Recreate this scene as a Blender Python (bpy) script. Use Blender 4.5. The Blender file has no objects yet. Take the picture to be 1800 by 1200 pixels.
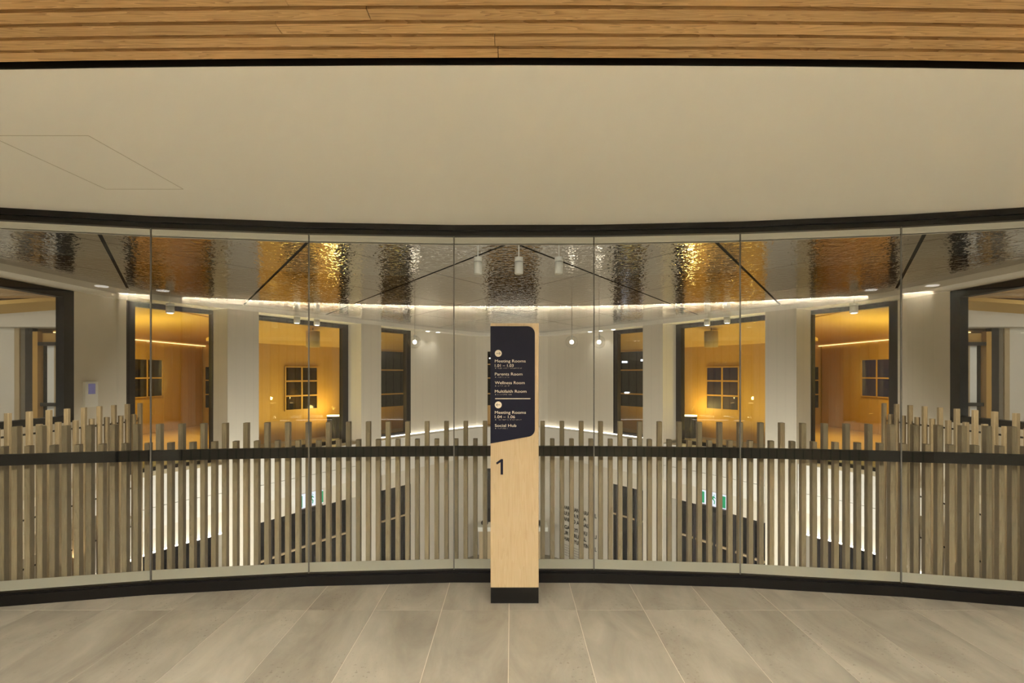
import bpy, bmesh, math, random
from mathutils import Vector, Matrix
random.seed(7)
C = bpy.context.scene.collection
sc = bpy.context.scene

# ------------------------------------------------------------------ camera, world, exposure
cam_d = bpy.data.cameras.new('camera'); cam = bpy.data.objects.new('camera', cam_d); C.objects.link(cam)
cam.location = (0, 0, 1.6); cam.rotation_euler = (math.radians(90), 0, 0)
cam_d.lens = 20.0; cam_d.sensor_width = 36.0; cam_d.shift_y = 58/1800; cam_d.clip_start = .05
sc.camera = cam
w = bpy.data.worlds.new('night'); sc.world = w; w.use_nodes = True
w.node_tree.nodes['Background'].inputs[0].default_value = (.10, .14, .30, 1)
w.node_tree.nodes['Background'].inputs[1].default_value = .05
sc.view_settings.view_transform = 'Standard'; sc.view_settings.look = 'None'
sc.view_settings.gamma = 1; sc.view_settings.use_curve_mapping = False
sc.view_settings.exposure = -0.10
sc.cycles.transparent_max_bounces = 24
sc.cycles.max_bounces = 10
sc.cycles.sample_clamp_indirect = 80

def lamp(name, kind, loc, energy, color=(1, .82, .58), target=None, size=.1, cone=90, blend=.6, size_y=None):
    d = bpy.data.lights.new(name, kind); d.energy = energy; d.color = color
    if kind == 'AREA':
        d.size = size
        if size_y: d.shape = 'RECTANGLE'; d.size_y = size_y
    else: d.shadow_soft_size = size
    if kind == 'SPOT': d.spot_size = math.radians(cone); d.spot_blend = blend
    o = bpy.data.objects.new(name, d); C.objects.link(o); o.location = loc
    if target is not None:
        o.rotation_euler = (Vector(target)-Vector(loc)).to_track_quat('-Z', 'Y').to_euler()
    return o
WARM = (1, 1, .95); WARMER = (1, .76, .46); NEUT = (1, .96, .88)
# corridor downlights in the slatted ceiling above and behind the camera
for x in (-4.4, -2.6, -.9, .9, 2.6, 4.4):
    lamp('corridor_lamp', 'SPOT', (x, 1.25, 2.72), 44 if abs(x) < 3 else 22, WARM, (x, 1.25, 0), .04, 152, .9)
# slim unseen area lamp added outside the glass to brighten the near spotlights
lamp('spotlight_fill', 'AREA', (0, 4.80, 2.66), 2.5, NEUT, (0, 5.6, 2.70), 1.6, size_y=.03)
# void: light for the lower storey, from the slab edge below the near floor
lamp('lower_lamp', 'AREA', (-2.4, 7.2, -.9), 300, NEUT, (-3.5, 10.5, -4), 1.2)
lamp('lower_lamp', 'AREA', (2.4, 7.2, -.9), 300, NEUT, (3.5, 10.5, -4), 1.2)

# ------------------------------------------------------------------ materials
def lin(c):
    c = c/255
    return c/12.92 if c <= .04045 else ((c+.055)/1.055)**2.4
def rgb(r, g, b): return (lin(r), lin(g), lin(b), 1)
def newmat(name):
    m = bpy.data.materials.new(name); m.use_nodes = True
    return m, m.node_tree.nodes, m.node_tree.links, m.node_tree.nodes['Principled BSDF']
def plain(name, col, rough=.6, metal=0, noise=.0, nscale=3, spec=.5, bump=0):
    m, N, L, B = newmat(name)
    B.inputs['Base Color'].default_value = col; B.inputs['Roughness'].default_value = rough
    B.inputs['Metallic'].default_value = metal; B.inputs['Specular IOR Level'].default_value = spec
    if noise or bump:
        t = N.new('ShaderNodeTexCoord'); n = N.new('ShaderNodeTexNoise'); n.inputs['Scale'].default_value = nscale
        n.inputs['Detail'].default_value = 6; L.new(t.outputs['Object'], n.inputs['Vector'])
        if noise:
            r = N.new('ShaderNodeValToRGB')
            r.color_ramp.elements[0].color = tuple(c*(1-noise) for c in col[:3])+(1,)
            r.color_ramp.elements[1].color = tuple(min(1, c*(1+noise)) for c in col[:3])+(1,)
            L.new(n.outputs[0], r.inputs[0]); L.new(r.outputs[0], B.inputs['Base Color'])
        if bump:
            b = N.new('ShaderNodeBump'); b.inputs['Strength'].default_value = bump; b.inputs['Distance'].default_value = .01
            L.new(n.outputs[0], b.inputs['Height']); L.new(b.outputs[0], B.inputs['Normal'])
    return m
def emit(name, col, s):
    m, N, L, B = newmat(name)
    B.inputs['Base Color'].default_value = (0, 0, 0, 1); B.inputs['Emission Color'].default_value = col
    B.inputs['Emission Strength'].default_value = s
    return m
def wood(name, dark, mid, light, axis, rough=.5, ringscale=1.0, vary=.25, figure=.5):
    """grain runs along the object axis given; each object gets its own cut of the board"""
    m, N, L, B = newmat(name); B.inputs['Roughness'].default_value = rough
    t = N.new('ShaderNodeTexCoord'); oi = N.new('ShaderNodeObjectInfo')
    mp = N.new('ShaderNodeMapping'); sc3 = [1, 1, 1]; sc3['xyz'.index(axis)] = .06
    mp.inputs['Scale'].default_value = sc3
    mul = N.new('ShaderNodeMath'); mul.operation = 'MULTIPLY'; mul.inputs[1].default_value = 37.0
    cb = N.new('ShaderNodeCombineXYZ'); L.new(oi.outputs['Random'], mul.inputs[0])
    for k in range(3): L.new(mul.outputs[0], cb.inputs[k])
    ad = N.new('ShaderNodeVectorMath'); ad.operation = 'ADD'
    L.new(t.outputs['Object'], mp.inputs[0]); L.new(mp.outputs[0], ad.inputs[0]); L.new(cb.outputs[0], ad.inputs[1])
    n1 = N.new('ShaderNodeTexNoise'); n1.inputs['Scale'].default_value = 9*ringscale; n1.inputs['Detail'].default_value = 2
    n1.inputs['Distortion'].default_value = .3
    L.new(ad.outputs[0], n1.inputs['Vector'])
    m2 = N.new('ShaderNodeMath'); m2.operation = 'MULTIPLY'; m2.inputs[1].default_value = 16
    L.new(n1.outputs[0], m2.inputs[0]); fr = N.new('ShaderNodeMath'); fr.operation = 'FRACT'; L.new(m2.outputs[0], fr.inputs[0])
    n2 = N.new('ShaderNodeTexNoise'); n2.inputs['Scale'].default_value = 120; n2.inputs['Detail'].default_value = 4
    L.new(ad.outputs[0], n2.inputs['Vector'])
    mx = N.new('ShaderNodeMix'); mx.inputs[0].default_value = 1-figure
    L.new(fr.outputs[0], mx.inputs[2]); L.new(n2.outputs[0], mx.inputs[3])
    r = N.new('ShaderNodeValToRGB'); e = r.color_ramp.elements
    e[0].position = .1; e[0].color = dark; e[1].position = .9; e[1].color = light
    k = e.new(.45); k.color = mid
    L.new(mx.outputs[0], r.inputs[0])
    hs = N.new('ShaderNodeHueSaturation'); mr = N.new('ShaderNodeMapRange')
    mr.inputs[3].default_value = 1-vary; mr.inputs[4].default_value = 1+vary*.6
    L.new(oi.outputs['Random'], mr.inputs[0]); L.new(mr.outputs[0], hs.inputs['Value'])
    L.new(r.outputs[0], hs.inputs['Color']); L.new(hs.outputs[0], B.inputs['Base Color'])
    b = N.new('ShaderNodeBump'); b.inputs['Strength'].default_value = .15; b.inputs['Distance'].default_value = .002
    L.new(n2.outputs[0], b.inputs['Height']); L.new(b.outputs[0], B.inputs['Normal'])
    return m
def glassmat(name, tint, refl=1.0):
    m = bpy.data.materials.new(name); m.use_nodes = True; N = m.node_tree.nodes; L = m.node_tree.links; N.clear()
    o = N.new('ShaderNodeOutputMaterial'); tr = N.new('ShaderNodeBsdfTransparent'); g = N.new('ShaderNodeBsdfGlossy')
    g.inputs['Roughness'].default_value = 0.0; tr.inputs[0].default_value = tint
    f = N.new('ShaderNodeFresnel')
    ge = N.new('ShaderNodeNewGeometry'); ir = N.new('ShaderNodeMapRange')      # same reflectance on entering and leaving the sheet
    ir.inputs[3].default_value = 1.5; ir.inputs[4].default_value = 1/1.5
    L.new(ge.outputs['Backfacing'], ir.inputs[0]); L.new(ir.outputs[0], f.inputs[0])
    mm = N.new('ShaderNodeMath'); mm.operation = 'MULTIPLY'; mm.inputs[1].default_value = refl
    mx = N.new('ShaderNodeMixShader'); L.new(f.outputs[0], mm.inputs[0]); L.new(mm.outputs[0], mx.inputs[0])
    L.new(tr.outputs[0], mx.inputs[1]); L.new(g.outputs[0], mx.inputs[2]); L.new(mx.outputs[0], o.inputs[0])
    return m
M = {}
M['paint'] = plain('wall_paint', rgb(218, 210, 194), .75, noise=.02, nscale=1.5)
M['board'] = plain('board_paint', rgb(182, 172, 152), .7, noise=.03, nscale=4)
M['soffit'] = plain('soffit_paint', rgb(242, 238, 228), .7, noise=.015, nscale=.8)
M['fascia'] = plain('fascia_paint', rgb(232, 228, 220), .6)
M['groove'] = plain('groove', rgb(120, 110, 92), .8)
M['black'] = plain('black_metal', rgb(17, 15, 13), .4, noise=.1, nscale=20, spec=.25)
M['rail'] = plain('rail_black', rgb(12, 11, 10), .5, noise=.1, nscale=30, spec=.2)
M['frame'] = plain('bronze_frame', rgb(42, 38, 38), .4, noise=.06, nscale=12, spec=.3)
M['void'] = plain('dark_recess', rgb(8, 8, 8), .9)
M['joint'] = plain('silicone', rgb(96, 94, 88), .4)
M['ledge'] = plain('ledge_enamel', rgb(232, 230, 218), .45)
M['white'] = plain('white_enamel', rgb(240, 238, 230), .4)
M['darkglass'] = plain('night_glass', rgb(8, 8, 12), .12, spec=.15)
M['bluescreen'] = emit('night_sky', rgb(66, 72, 110), .14)
M['stone'] = plain('lower_stone', rgb(150, 142, 125), .5, noise=.2, nscale=2)
M['batten'] = wood('oak_batten', rgb(120, 104, 80), rgb(150, 133, 105), rgb(168, 151, 123), 'z', .55, 2.0, .22, .35)
M['slat'] = wood('oak_ceiling', rgb(150, 108, 62), rgb(206, 164, 108), rgb(224, 186, 132), 'x', .5, 2.6, .08, .5)
M['maple'] = wood('maple_veneer', rgb(172, 148, 110), rgb(185, 163, 126), rgb(194, 173, 139), 'z', .4, 1.5, .0, .3)
M['yellow'] = wood('honey_panel', rgb(178, 134, 60), rgb(194, 150, 74), rgb(205, 162, 86), 'z', .5, 1.0, .05, .15)
M['yplaster'] = plain('honey_soffit', rgb(214, 174, 95), .7)
M['navy'] = plain('navy_panel', rgb(14, 15, 36), .55, spec=.2)
M['letter'] = plain('cream_letter', rgb(238, 226, 204), .5)
M['ink'] = plain('black_letter', rgb(30, 28, 28), .6)
M['drum'] = plain('linen_drum', rgb(176, 150, 100), .8, noise=.05, nscale=60)
M['glass'] = glassmat('front_glass', (.955, .965, .95, 1), .8)
M['glass2'] = glassmat('room_glass', (.95, .95, .94, 1), .9)
M['bulbglass'] = glassmat('bulb_glass', (.99, .99, .99, 1), .8)
M['led'] = emit('led_warm', (1, .97, .86, 1), 520)
M['led2'] = emit('led_neutral', (1, .94, .84, 1), 5)
M['led3'] = emit('led_honey', (1, .72, .32, 1), 3.0)
M['lens'] = emit('lamp_lens', (1, .95, .88, 1), 9)
M['bulb'] = emit('bulb', (1, .9, .72, 1), 14)
M['cool'] = emit('cool_glint', (.8, .86, 1, 1), 4)
M['exitwhite'] = emit('exit_white', (.80, .84, 1, 1), 1.3)
M['exitgreen'] = emit('exit_green', (.01, .42, .16, 1), .9)
def tilemat():
    m, N, L, B = newmat('travertine'); t = N.new('ShaderNodeTexCoord'); oi = N.new('ShaderNodeObjectInfo')
    mul = N.new('ShaderNodeMath'); mul.operation = 'MULTIPLY'; mul.inputs[1].default_value = 50
    L.new(oi.outputs['Random'], mul.inputs[0]); cb = N.new('ShaderNodeCombineXYZ')
    for k in range(3): L.new(mul.outputs[0], cb.inputs[k])
    mp = N.new('ShaderNodeMapping'); mp.inputs['Scale'].default_value = (1.6, .55, 1)
    mp.inputs['Rotation'].default_value = (0, 0, .3)
    ad = N.new('ShaderNodeVectorMath'); ad.operation = 'ADD'
    L.new(t.outputs['Object'], mp.inputs[0]); L.new(mp.outputs[0], ad.inputs[0]); L.new(cb.outputs[0], ad.inputs[1])
    n = N.new('ShaderNodeTexNoise'); n.inputs['Scale'].default_value = 2.2; n.inputs['Detail'].default_value = 9
    n.inputs['Roughness'].default_value = .62; n.inputs['Distortion'].default_value = .5; L.new(ad.outputs[0], n.inputs['Vector'])
    r = N.new('ShaderNodeValToRGB'); e = r.color_ramp.elements
    e[0].position = .28; e[0].color = rgb(138, 130, 117); e[1].position = .72; e[1].color = rgb(184, 177, 161)
    k = e.new(.5); k.color = rgb(163, 156, 141)
    L.new(n.outputs[0], r.inputs[0])
    # pits gathered into bands
    v = N.new('ShaderNodeTexNoise'); v.inputs['Scale'].default_value = 42; v.inputs['Detail'].default_value = 3
    n3 = N.new('ShaderNodeTexNoise'); n3.inputs['Scale'].default_value = 1.7; L.new(ad.outputs[0], n3.inputs['Vector'])
    L.new(t.outputs['Object'], v.inputs['Vector'])
    a1 = N.new('ShaderNodeMath'); a1.operation = 'GREATER_THAN'; a1.inputs[1].default_value = .645; L.new(v.outputs[0], a1.inputs[0])
    a2 = N.new('ShaderNodeMapRange'); a2.inputs[1].default_value = .52; a2.inputs[2].default_value = .62; L.new(n3.outputs[0], a2.inputs[0])
    a3 = N.new('ShaderNodeMath'); a3.operation = 'MULTIPLY'; L.new(a1.outputs[0], a3.inputs[0]); L.new(a2.outputs[0], a3.inputs[1])
    a4 = N.new('ShaderNodeMath'); a4.operation = 'MULTIPLY'; a4.inputs[1].default_value = .45; L.new(a3.outputs[0], a4.inputs[0])
    mx = N.new('ShaderNodeMix'); mx.data_type = 'RGBA'; mx.inputs[7].default_value = rgb(92, 80, 62)
    L.new(a4.outputs[0], mx.inputs[0]); L.new(r.outputs[0], mx.inputs[6])
    hs = N.new('ShaderNodeHueSaturation'); mr = N.new('ShaderNodeMapRange'); mr.inputs[3].default_value = .92; mr.inputs[4].default_value = 1.07
    L.new(oi.outputs['Random'], mr.inputs[0]); L.new(mr.outputs[0], hs.inputs['Value']); L.new(mx.outputs[2], hs.inputs['Color'])
    L.new(hs.outputs[0], B.inputs['Base Color']); B.inputs['Roughness'].default_value = .42
    b = N.new('ShaderNodeBump'); b.inputs['Strength'].default_value = .12; b.inputs['Distance'].default_value = .004
    L.new(n.outputs[0], b.inputs['Height']); L.new(b.outputs[0], B.inputs['Normal'])
    return m
M['tile'] = tilemat()
def steelmat():
    m, N, L, B = newmat('rippled_steel'); B.inputs['Metallic'].default_value = 1
    B.inputs['Base Color'].default_value = (.36, .335, .305, 1); B.inputs['Roughness'].default_value = .04
    t = N.new('ShaderNodeTexCoord'); mp = N.new('ShaderNodeMapping'); mp.inputs['Scale'].default_value = (1, .8, 1)
    L.new(t.outputs['Object'], mp.inputs[0])
    n = N.new('ShaderNodeTexNoise'); n.inputs['Scale'].default_value = 15; n.inputs['Detail'].default_value = 2.0
    n.inputs['Distortion'].default_value = .8; n.inputs['Roughness'].default_value = .4; L.new(mp.outputs[0], n.inputs['Vector'])
    b = N.new('ShaderNodeBump'); b.inputs['Strength'].default_value = .55; b.inputs['Distance'].default_value = .010
    L.new(n.outputs[0], b.inputs['Height']); L.new(b.outputs[0], B.inputs['Normal'])
    return m
M['steel'] = steelmat()

# ------------------------------------------------------------------ mesh helpers
class MB:
    def __init__(s): s.v = []; s.f = []
    def prism(s, poly, z0, z1):
        n = len(poly); b = len(s.v)
        s.v += [(p[0], p[1], z0) for p in poly]+[(p[0], p[1], z1) for p in poly]
        s.f += [tuple(b+i for i in range(n))[::-1], tuple(b+n+i for i in range(n))]
        s.f += [(b+i, b+(i+1) % n, b+n+(i+1) % n, b+n+i) for i in range(n)]
        return s
    def box(s, cx, cy, cz, sx, sy, sz, rot=0, off=(0, 0)):
        c, t = math.cos(rot), math.sin(rot)
        P = [(-sx/2, -sy/2), (sx/2, -sy/2), (sx/2, sy/2), (-sx/2, sy/2)]
        return s.prism([(cx+(x+off[0])*c-(y+off[1])*t, cy+(x+off[0])*t+(y+off[1])*c) for x, y in P], cz-sz/2, cz+sz/2)
    def bbox(s, cx, cy, cz, sx, sy, sz, bev, rot=0):
        """box with its four upright edges chamfered"""
        c, t = math.cos(rot), math.sin(rot); a, b = sx/2, sy/2
        P = [(-a+bev, -b), (a-bev, -b), (a, -b+bev), (a, b-bev), (a-bev, b), (-a+bev, b), (-a, b-bev), (-a, -b+bev)]
        return s.prism([(cx+x*c-y*t, cy+x*t+y*c) for x, y in P], cz-sz/2, cz+sz/2)
    def strip(s, pts, z0, z1, th, side=1, z0b=None, z1b=None):
        """wall along a polyline, thickness th towards its outer side; optional different heights at the back"""
        q = offset(pts, th, side); z0b = z0 if z0b is None else z0b; z1b = z1 if z1b is None else z1b
        n = len(pts); b = len(s.v)
        for a, c in zip(pts, q): s.v += [(a[0], a[1], z0), (a[0], a[1], z1), (c[0], c[1], z0b), (c[0], c[1], z1b)]
        for i in range(n-1):
            k, j = b+4*i, b+4*i+4
            s.f += [(k, j, j+1, k+1), (k+2, k+3, j+3, j+2), (k+1, j+1, j+3, k+3), (k, k+2, j+2, j)]
        s.f += [(b, b+1, b+3, b+2), (b+4*n-4, b+4*n-2, b+4*n-1, b+4*n-3)]
        return s
    def lathe(s, cx, cy, prof, seg=20, mtx=None):
        b = len(s.v)
        for r, z in prof:
            for k in range(seg):
                a = 2*math.pi*k/seg; s.v.append((cx+r*math.cos(a), cy+r*math.sin(a), z))
        for i in range(len(prof)-1):
            for k in range(seg):
                k2 = (k+1) % seg; s.f.append((b+i*seg+k, b+i*seg+k2, b+(i+1)*seg+k2, b+(i+1)*seg+k))
        s.f += [tuple(b+k for k in range(seg))[::-1], tuple(b+(len(prof)-1)*seg+k for k in range(seg))]
        return s
    def rod(s, a, b2, r, seg=8):
        a, b2 = Vector(a), Vector(b2); d = (b2-a).normalized(); u = d.orthogonal().normalized(); w_ = d.cross(u); b = len(s.v)
        for p in (a, b2):
            for k in range(seg):
                t = 2*math.pi*k/seg; s.v.append(tuple(p+u*r*math.cos(t)+w_*r*math.sin(t)))
        for k in range(seg): s.f.append((b+k, b+(k+1) % seg, b+seg+(k+1) % seg, b+seg+k))
        s.f += [tuple(b+k for k in range(seg))[::-1], tuple(b+seg+k for k in range(seg))]
        return s
    def mesh(s, name, mat, smooth=False):
        me = bpy.data.meshes.new(name); me.from_pydata(s.v, [], s.f); bm = bmesh.new(); bm.from_mesh(me)
        bmesh.ops.recalc_face_normals(bm, faces=bm.faces); bm.to_mesh(me); bm.free()
        if smooth:
            for p in me.polygons: p.use_smooth = len(p.vertices) == 4
        me.materials.append(M[mat] if isinstance(mat, str) else mat); return me
    def obj(s, name, mat, parent=None, smooth=False):
        return link(name, s.mesh(name, mat, smooth), parent)
def link(name, me, parent=None, loc=None, rot=None):
    o = bpy.data.objects.new(name, me); C.objects.link(o)
    if parent is not None:
        o.parent = parent
        o.matrix_parent_inverse = Matrix.LocRotScale(parent.location, parent.rotation_euler, parent.scale).inverted()
    if loc is not None: o.location = loc
    if rot is not None: o.rotation_euler = rot
    return o
def tag(o, label, cat, group=None):
    o['label'] = label; o['category'] = cat
    if group: o['group'] = group
    return o
def struct(o, label=None, cat=None):
    o['kind'] = 'structure'
    if label: o['label'] = label
    if cat: o['category'] = cat
    return o
def empty(name, loc=(0, 0, 0)):
    o = bpy.data.objects.new(name, None); C.objects.link(o); o.location = loc; o.empty_display_size = .1; return o
def copy_tree(src, loc):
    r = src.copy(); C.objects.link(r); r.location = loc
    for ch in list(src.children):
        c = ch.copy(); C.objects.link(c); c.parent = r
        for g in list(ch.children):
            d = g.copy(); C.objects.link(d); d.parent = c
    return r
def offset(pts, d, side=1):
    out = []
    for i, p in enumerate(pts):
        a = pts[max(0, i-1)]; b = pts[min(len(pts)-1, i+1)]
        def nrm(p0, p1):
            dx, dy = p1[0]-p0[0], p1[1]-p0[1]; l = math.hypot(dx, dy); return (-dy/l*side, dx/l*side)
        if i == 0: n = nrm(p, b); k = 1
        elif i == len(pts)-1: n = nrm(a, p); k = 1
        else:
            n1, n2 = nrm(a, p), nrm(p, b); n = (n1[0]+n2[0], n1[1]+n2[1]); l = math.hypot(*n); n = (n[0]/l, n[1]/l)
            k = 1/max(.5, n[0]*n1[0]+n[1]*n1[1])
        out.append((p[0]+n[0]*d*k, p[1]+n[1]*d*k))
    return out
def clip(poly, clipper):
    """Sutherland-Hodgman; clipper convex, counter-clockwise"""
    out = list(poly)
    for i in range(len(clipper)):
        a, b = clipper[i], clipper[(i+1) % len(clipper)]
        ins = lambda p: (b[0]-a[0])*(p[1]-a[1])-(b[1]-a[1])*(p[0]-a[0]) >= -1e-9
        src, out = out, []
        for j in range(len(src)):
            p, q = src[j-1], src[j]
            if ins(q) != ins(p):
                d1 = (b[0]-a[0])*(p[1]-a[1])-(b[1]-a[1])*(p[0]-a[0]); d2 = (b[0]-a[0])*(q[1]-a[1])-(b[1]-a[1])*(q[0]-a[0])
                t = d1/(d1-d2); out.append((p[0]+(q[0]-p[0])*t, p[1]+(q[1]-p[1])*t))
            if ins(q): out.append(q)
        if not out: return []
    return out
def arc(r, a0, a1, n, c=None):
    c = CY if c is None else c
    return [(r*math.sin(a0+(a1-a0)*k/n), c+r*math.cos(a0+(a1-a0)*k/n)) for k in range(n+1)]

# ------------------------------------------------------------------ plan of the building
R = 13.8; CY = 4.43-R                      # glass line: arc of radius R about (0, CY)
JT = [-.3545, -.2739, -.1932, -.1126, -.0327, .0461, .1259, .2065, .2871, .3677]
PA0 = [(-5.8, 3.0), (-5.8, 8.5), (-5.62, 9.25), (-5.2, 10.0), (-4.8, 10.7), (-3.95, 12.5), (-2.64, 14.65), (-1.0, 17.15), (-.6, 17.35), (0, 17.35)]
def chaikin(p, n=2):
    for _ in range(n):
        q = [p[0]]
        for a, b in zip(p, p[1:]): q += [(a[0]*.75+b[0]*.25, a[1]*.75+b[1]*.25), (a[0]*.25+b[0]*.75, a[1]*.25+b[1]*.75)]
        p = q+[p[-1]]
    return p
PA = chaikin(PA0)                          # left half of the void edge
PB = offset(PA, .42)                       # wall and window line behind it
PCx = offset(PA, 1.9)
PCx[-1] = (0, PCx[-1][1])
def at(path, u):
    for a, b in zip(path, path[1:]):
        ua, ub = a[0]/a[1], b[0]/b[1]
        if ua <= u <= ub:
            # x = u*y on the segment
            t = (u*a[1]-a[0])/((b[0]-a[0])-u*(b[1]-a[1])); return (a[0]+(b[0]-a[0])*t, a[1]+(b[1]-a[1])*t)
    return path[0] if u < path[0][0]/path[0][1] else path[-1]
def sub(path, u0, u1):
    return [at(path, u0)]+[p for p in path if u0 < p[0]/p[1] < u1]+[at(path, u1)]
def mir(pts, s): return [(p[0]*(-s), p[1]) for p in pts]     # s=-1: left as given, s=+1: mirrored
def sd(s): return 1 if s < 0 else -1
SIDE = {-1: 'left', 1: 'right'}
HEAD = 2.77; CEIL = 2.86

# ------------------------------------------------------------------ floor
floor = struct(empty('floor'))
disc = arc(R+.33, -.5, .5, 40)
slab_poly = [(-6.6, -2.2), (6.6, -2.2)]+arc(R+.33, .49, -.49, 40)
slab_poly = [p for p in slab_poly]
mb = MB().prism(clip([(-6.3, -2.2), (6.3, -2.2), (6.3, 6), (-6.3, 6)], [(-9, -3), (9, -3)]+disc[::-1]), -.85, -.014)
mb.obj('slab', 'paint', floor)
TW, TL = .4585, .915
tclip = [(-6.3, -2.2), (6.3, -2.2)]+arc(R+.02, .47, -.47, 40)
for row in range(-1, 7):
    for col in range(-14, 14):
        x0 = -.02+col*TW; y1 = 3.865+TL*(1-row); y0 = y1-TL
        g = .0021
        P = clip([(x0+g, y0+g), (x0+TW-g, y0+g), (x0+TW-g, y1-g), (x0+g, y1-g)], tclip)
        if len(P) >= 3 and y0 > -1.2:
            cx, cy = sum(p[0] for p in P)/len(P), sum(p[1] for p in P)/len(P)
            me = MB().prism([(p[0]-cx, p[1]-cy) for p in P], -.014, 0).mesh('tile', 'tile')
            link('tile', me, floor, (cx, cy, random.uniform(-.0006, 0)))
MB().prism(clip([(-6.3, -2.2), (6.3, -2.2), (6.3, 6), (-6.3, 6)], tclip), -.0138, -.0022).obj('grout', plain('grout', rgb(222, 214, 198), .8), floor)

# ------------------------------------------------------------------ timber slat ceiling of the corridor
ceil = struct(empty('ceiling', (0, 0, 2.75)))
def slat_y(y0, x): return y0+x*x/124
pitch = .0738
cuts = {0: [], 1: [-.06], 2: [-.78], 3: [-.46], 4: [-.70], 5: [-1.17]}
for k in range(38):
    y0 = 2.074-.054-k*pitch
    xs = [-6.2]
    if k in cuts and cuts[k]: xs += [cuts[k][0]-3.6, cuts[k][0], cuts[k][0]+3.5]
    else:
        b = random.uniform(-3.2, -2.0) if k else -3.0
        xs += [b, b+3.2+random.uniform(0, .5)] if k else [-.05]
    xs += [6.2]
    for xa, xb in zip(xs, xs[1:]):
        xa2, xb2 = xa+.0012, xb-.0012; n = max(2, int((xb2-xa2)/.7)); m = MB(); cx = (xa2+xb2)/2
        X = [xa2+(xb2-xa2)*i/n for i in range(n+1)]
        fr = [(x-cx, slat_y(y0, x)-y0) for x in X]; bk = [(p[0], p[1]+.054) for p in fr]
        m.prism(fr+bk[::-1], 0, .045)
        link('slat', m.mesh('slat', 'slat'), ceil, (cx, y0, 2.755))
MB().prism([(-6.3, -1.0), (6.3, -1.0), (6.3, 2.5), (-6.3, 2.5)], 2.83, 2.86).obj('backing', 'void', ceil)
# white soffit between slats and glass
sof = struct(empty('ceiling', (0, 3, 2.75)))
edge = [(x, slat_y(2.119, x)) for x in [-6.2+12.4*i/24 for i in range(25)]]
gl = arc(R-.03, .462, -.462, 36)
MB().prism(edge+gl, 2.75, 2.80).obj('plaster', 'soffit', sof)
MB().strip(edge, 2.751, 2.84, .004, -1).obj('gap_shade', 'black', sof)  # black strip over the lit plaster edge, painting the gap's shadow
hx0, hx1, hy0, hy1 = -2.52, -2.04, 2.74, 3.53
m = MB()
for (cx, cy, sx, sy) in ((hx0, (hy0+hy1)/2, .0022, hy1-hy0), (hx1, (hy0+hy1)/2, .0022, hy1-hy0), ((hx0+hx1)/2, hy0, hx1-hx0, .0022), ((hx0+hx1)/2, hy1, hx1-hx0, .0022)):
    m.box(cx, cy, 2.7497, sx, sy, .001)
m.obj('access_hatch', plain('hatch_joint', rgb(165, 152, 124), .8), sof)

# ------------------------------------------------------------------ front glazing
win = struct(empty('window_1', (0, 4.43, 0)), 'curved wall of frameless glass panes in black head and sill channels')
V = [(R*math.sin(t), CY+R*math.cos(t)) for t in JT]
def ring(r0, r1, z0, z1, name, mat, parent):
    A = [(r0*math.sin(t), CY+r0*math.cos(t)) for t in JT]; B_ = [(r1*math.sin(t), CY+r1*math.cos(t)) for t in JT]
    return MB().prism(A+B_[::-1], z0, z1).obj(name, mat, parent)
ring(R-.045, R+.03, 2.708, 2.75, 'head_channel', 'black', win)
ring(R-.02, R+.03, 2.672, 2.708, 'head_trim', 'black', win)
ring(R-.045, R+.02, 0, .072, 'sill_channel', 'black', win)
ring(R-.02, R+.02, .072, .086, 'sill_trim', 'black', win)
ring(R+.03, R+.36, 2.69, 2.75, 'outer_soffit', 'soffit', win)
ring(R+.02, R+.255, .02, .085, 'outer_ledge', 'ledge', win)
ring(R+.33, R+.38, 2.69, 3.0, 'bulkhead', 'soffit', win)
for i in range(len(JT)-1):
    a, b = Vector(V[i]), Vector(V[i+1]); d = (b-a).normalized(); n = Vector((-d.y, d.x)); a2, b2 = a+d*.004, b-d*.004
    P = [a2-n*.006, b2-n*.006, b2+n*.006, a2+n*.006]
    c = (a+b)/2
    link('pane', MB().prism([(p.x-c.x, p.y-c.y) for p in P], .075, 2.70).mesh('pane', 'glass'), win, (c.x, c.y, 0))
for i in range(1, len(JT)-1):
    link('glass_joint', MB().box(0, 0, 1.385, .009, .013, 2.6).mesh('glass_joint', 'joint'), win, (V[i][0], V[i][1]-.0, 0), (0, 0, -JT[i]))

# handrail
hr = empty('batten_balustrade', (0, 4.7, 0)); tag(hr, 'long curved balustrade of tall and short oak battens with a black handrail behind the glass', 'balustrade')
rr = R+.13
MB().prism(arc(rr, -.40, .40, 80)+arc(rr+.05, .40, -.40, 80), .946, 1.024).obj('handrail', 'rail', hr)['label'] = 'flat black handrail'
for k in range(-9, 10):
    t = .0028+k*.00566*7
    link('bracket', MB().box(0, 0, 0, .018, .10, .012).mesh('bracket', 'black'), hr, ((rr+.095)*math.sin(t), CY+(rr+.095)*math.cos(t), .97), (0, 0, -t))

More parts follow.
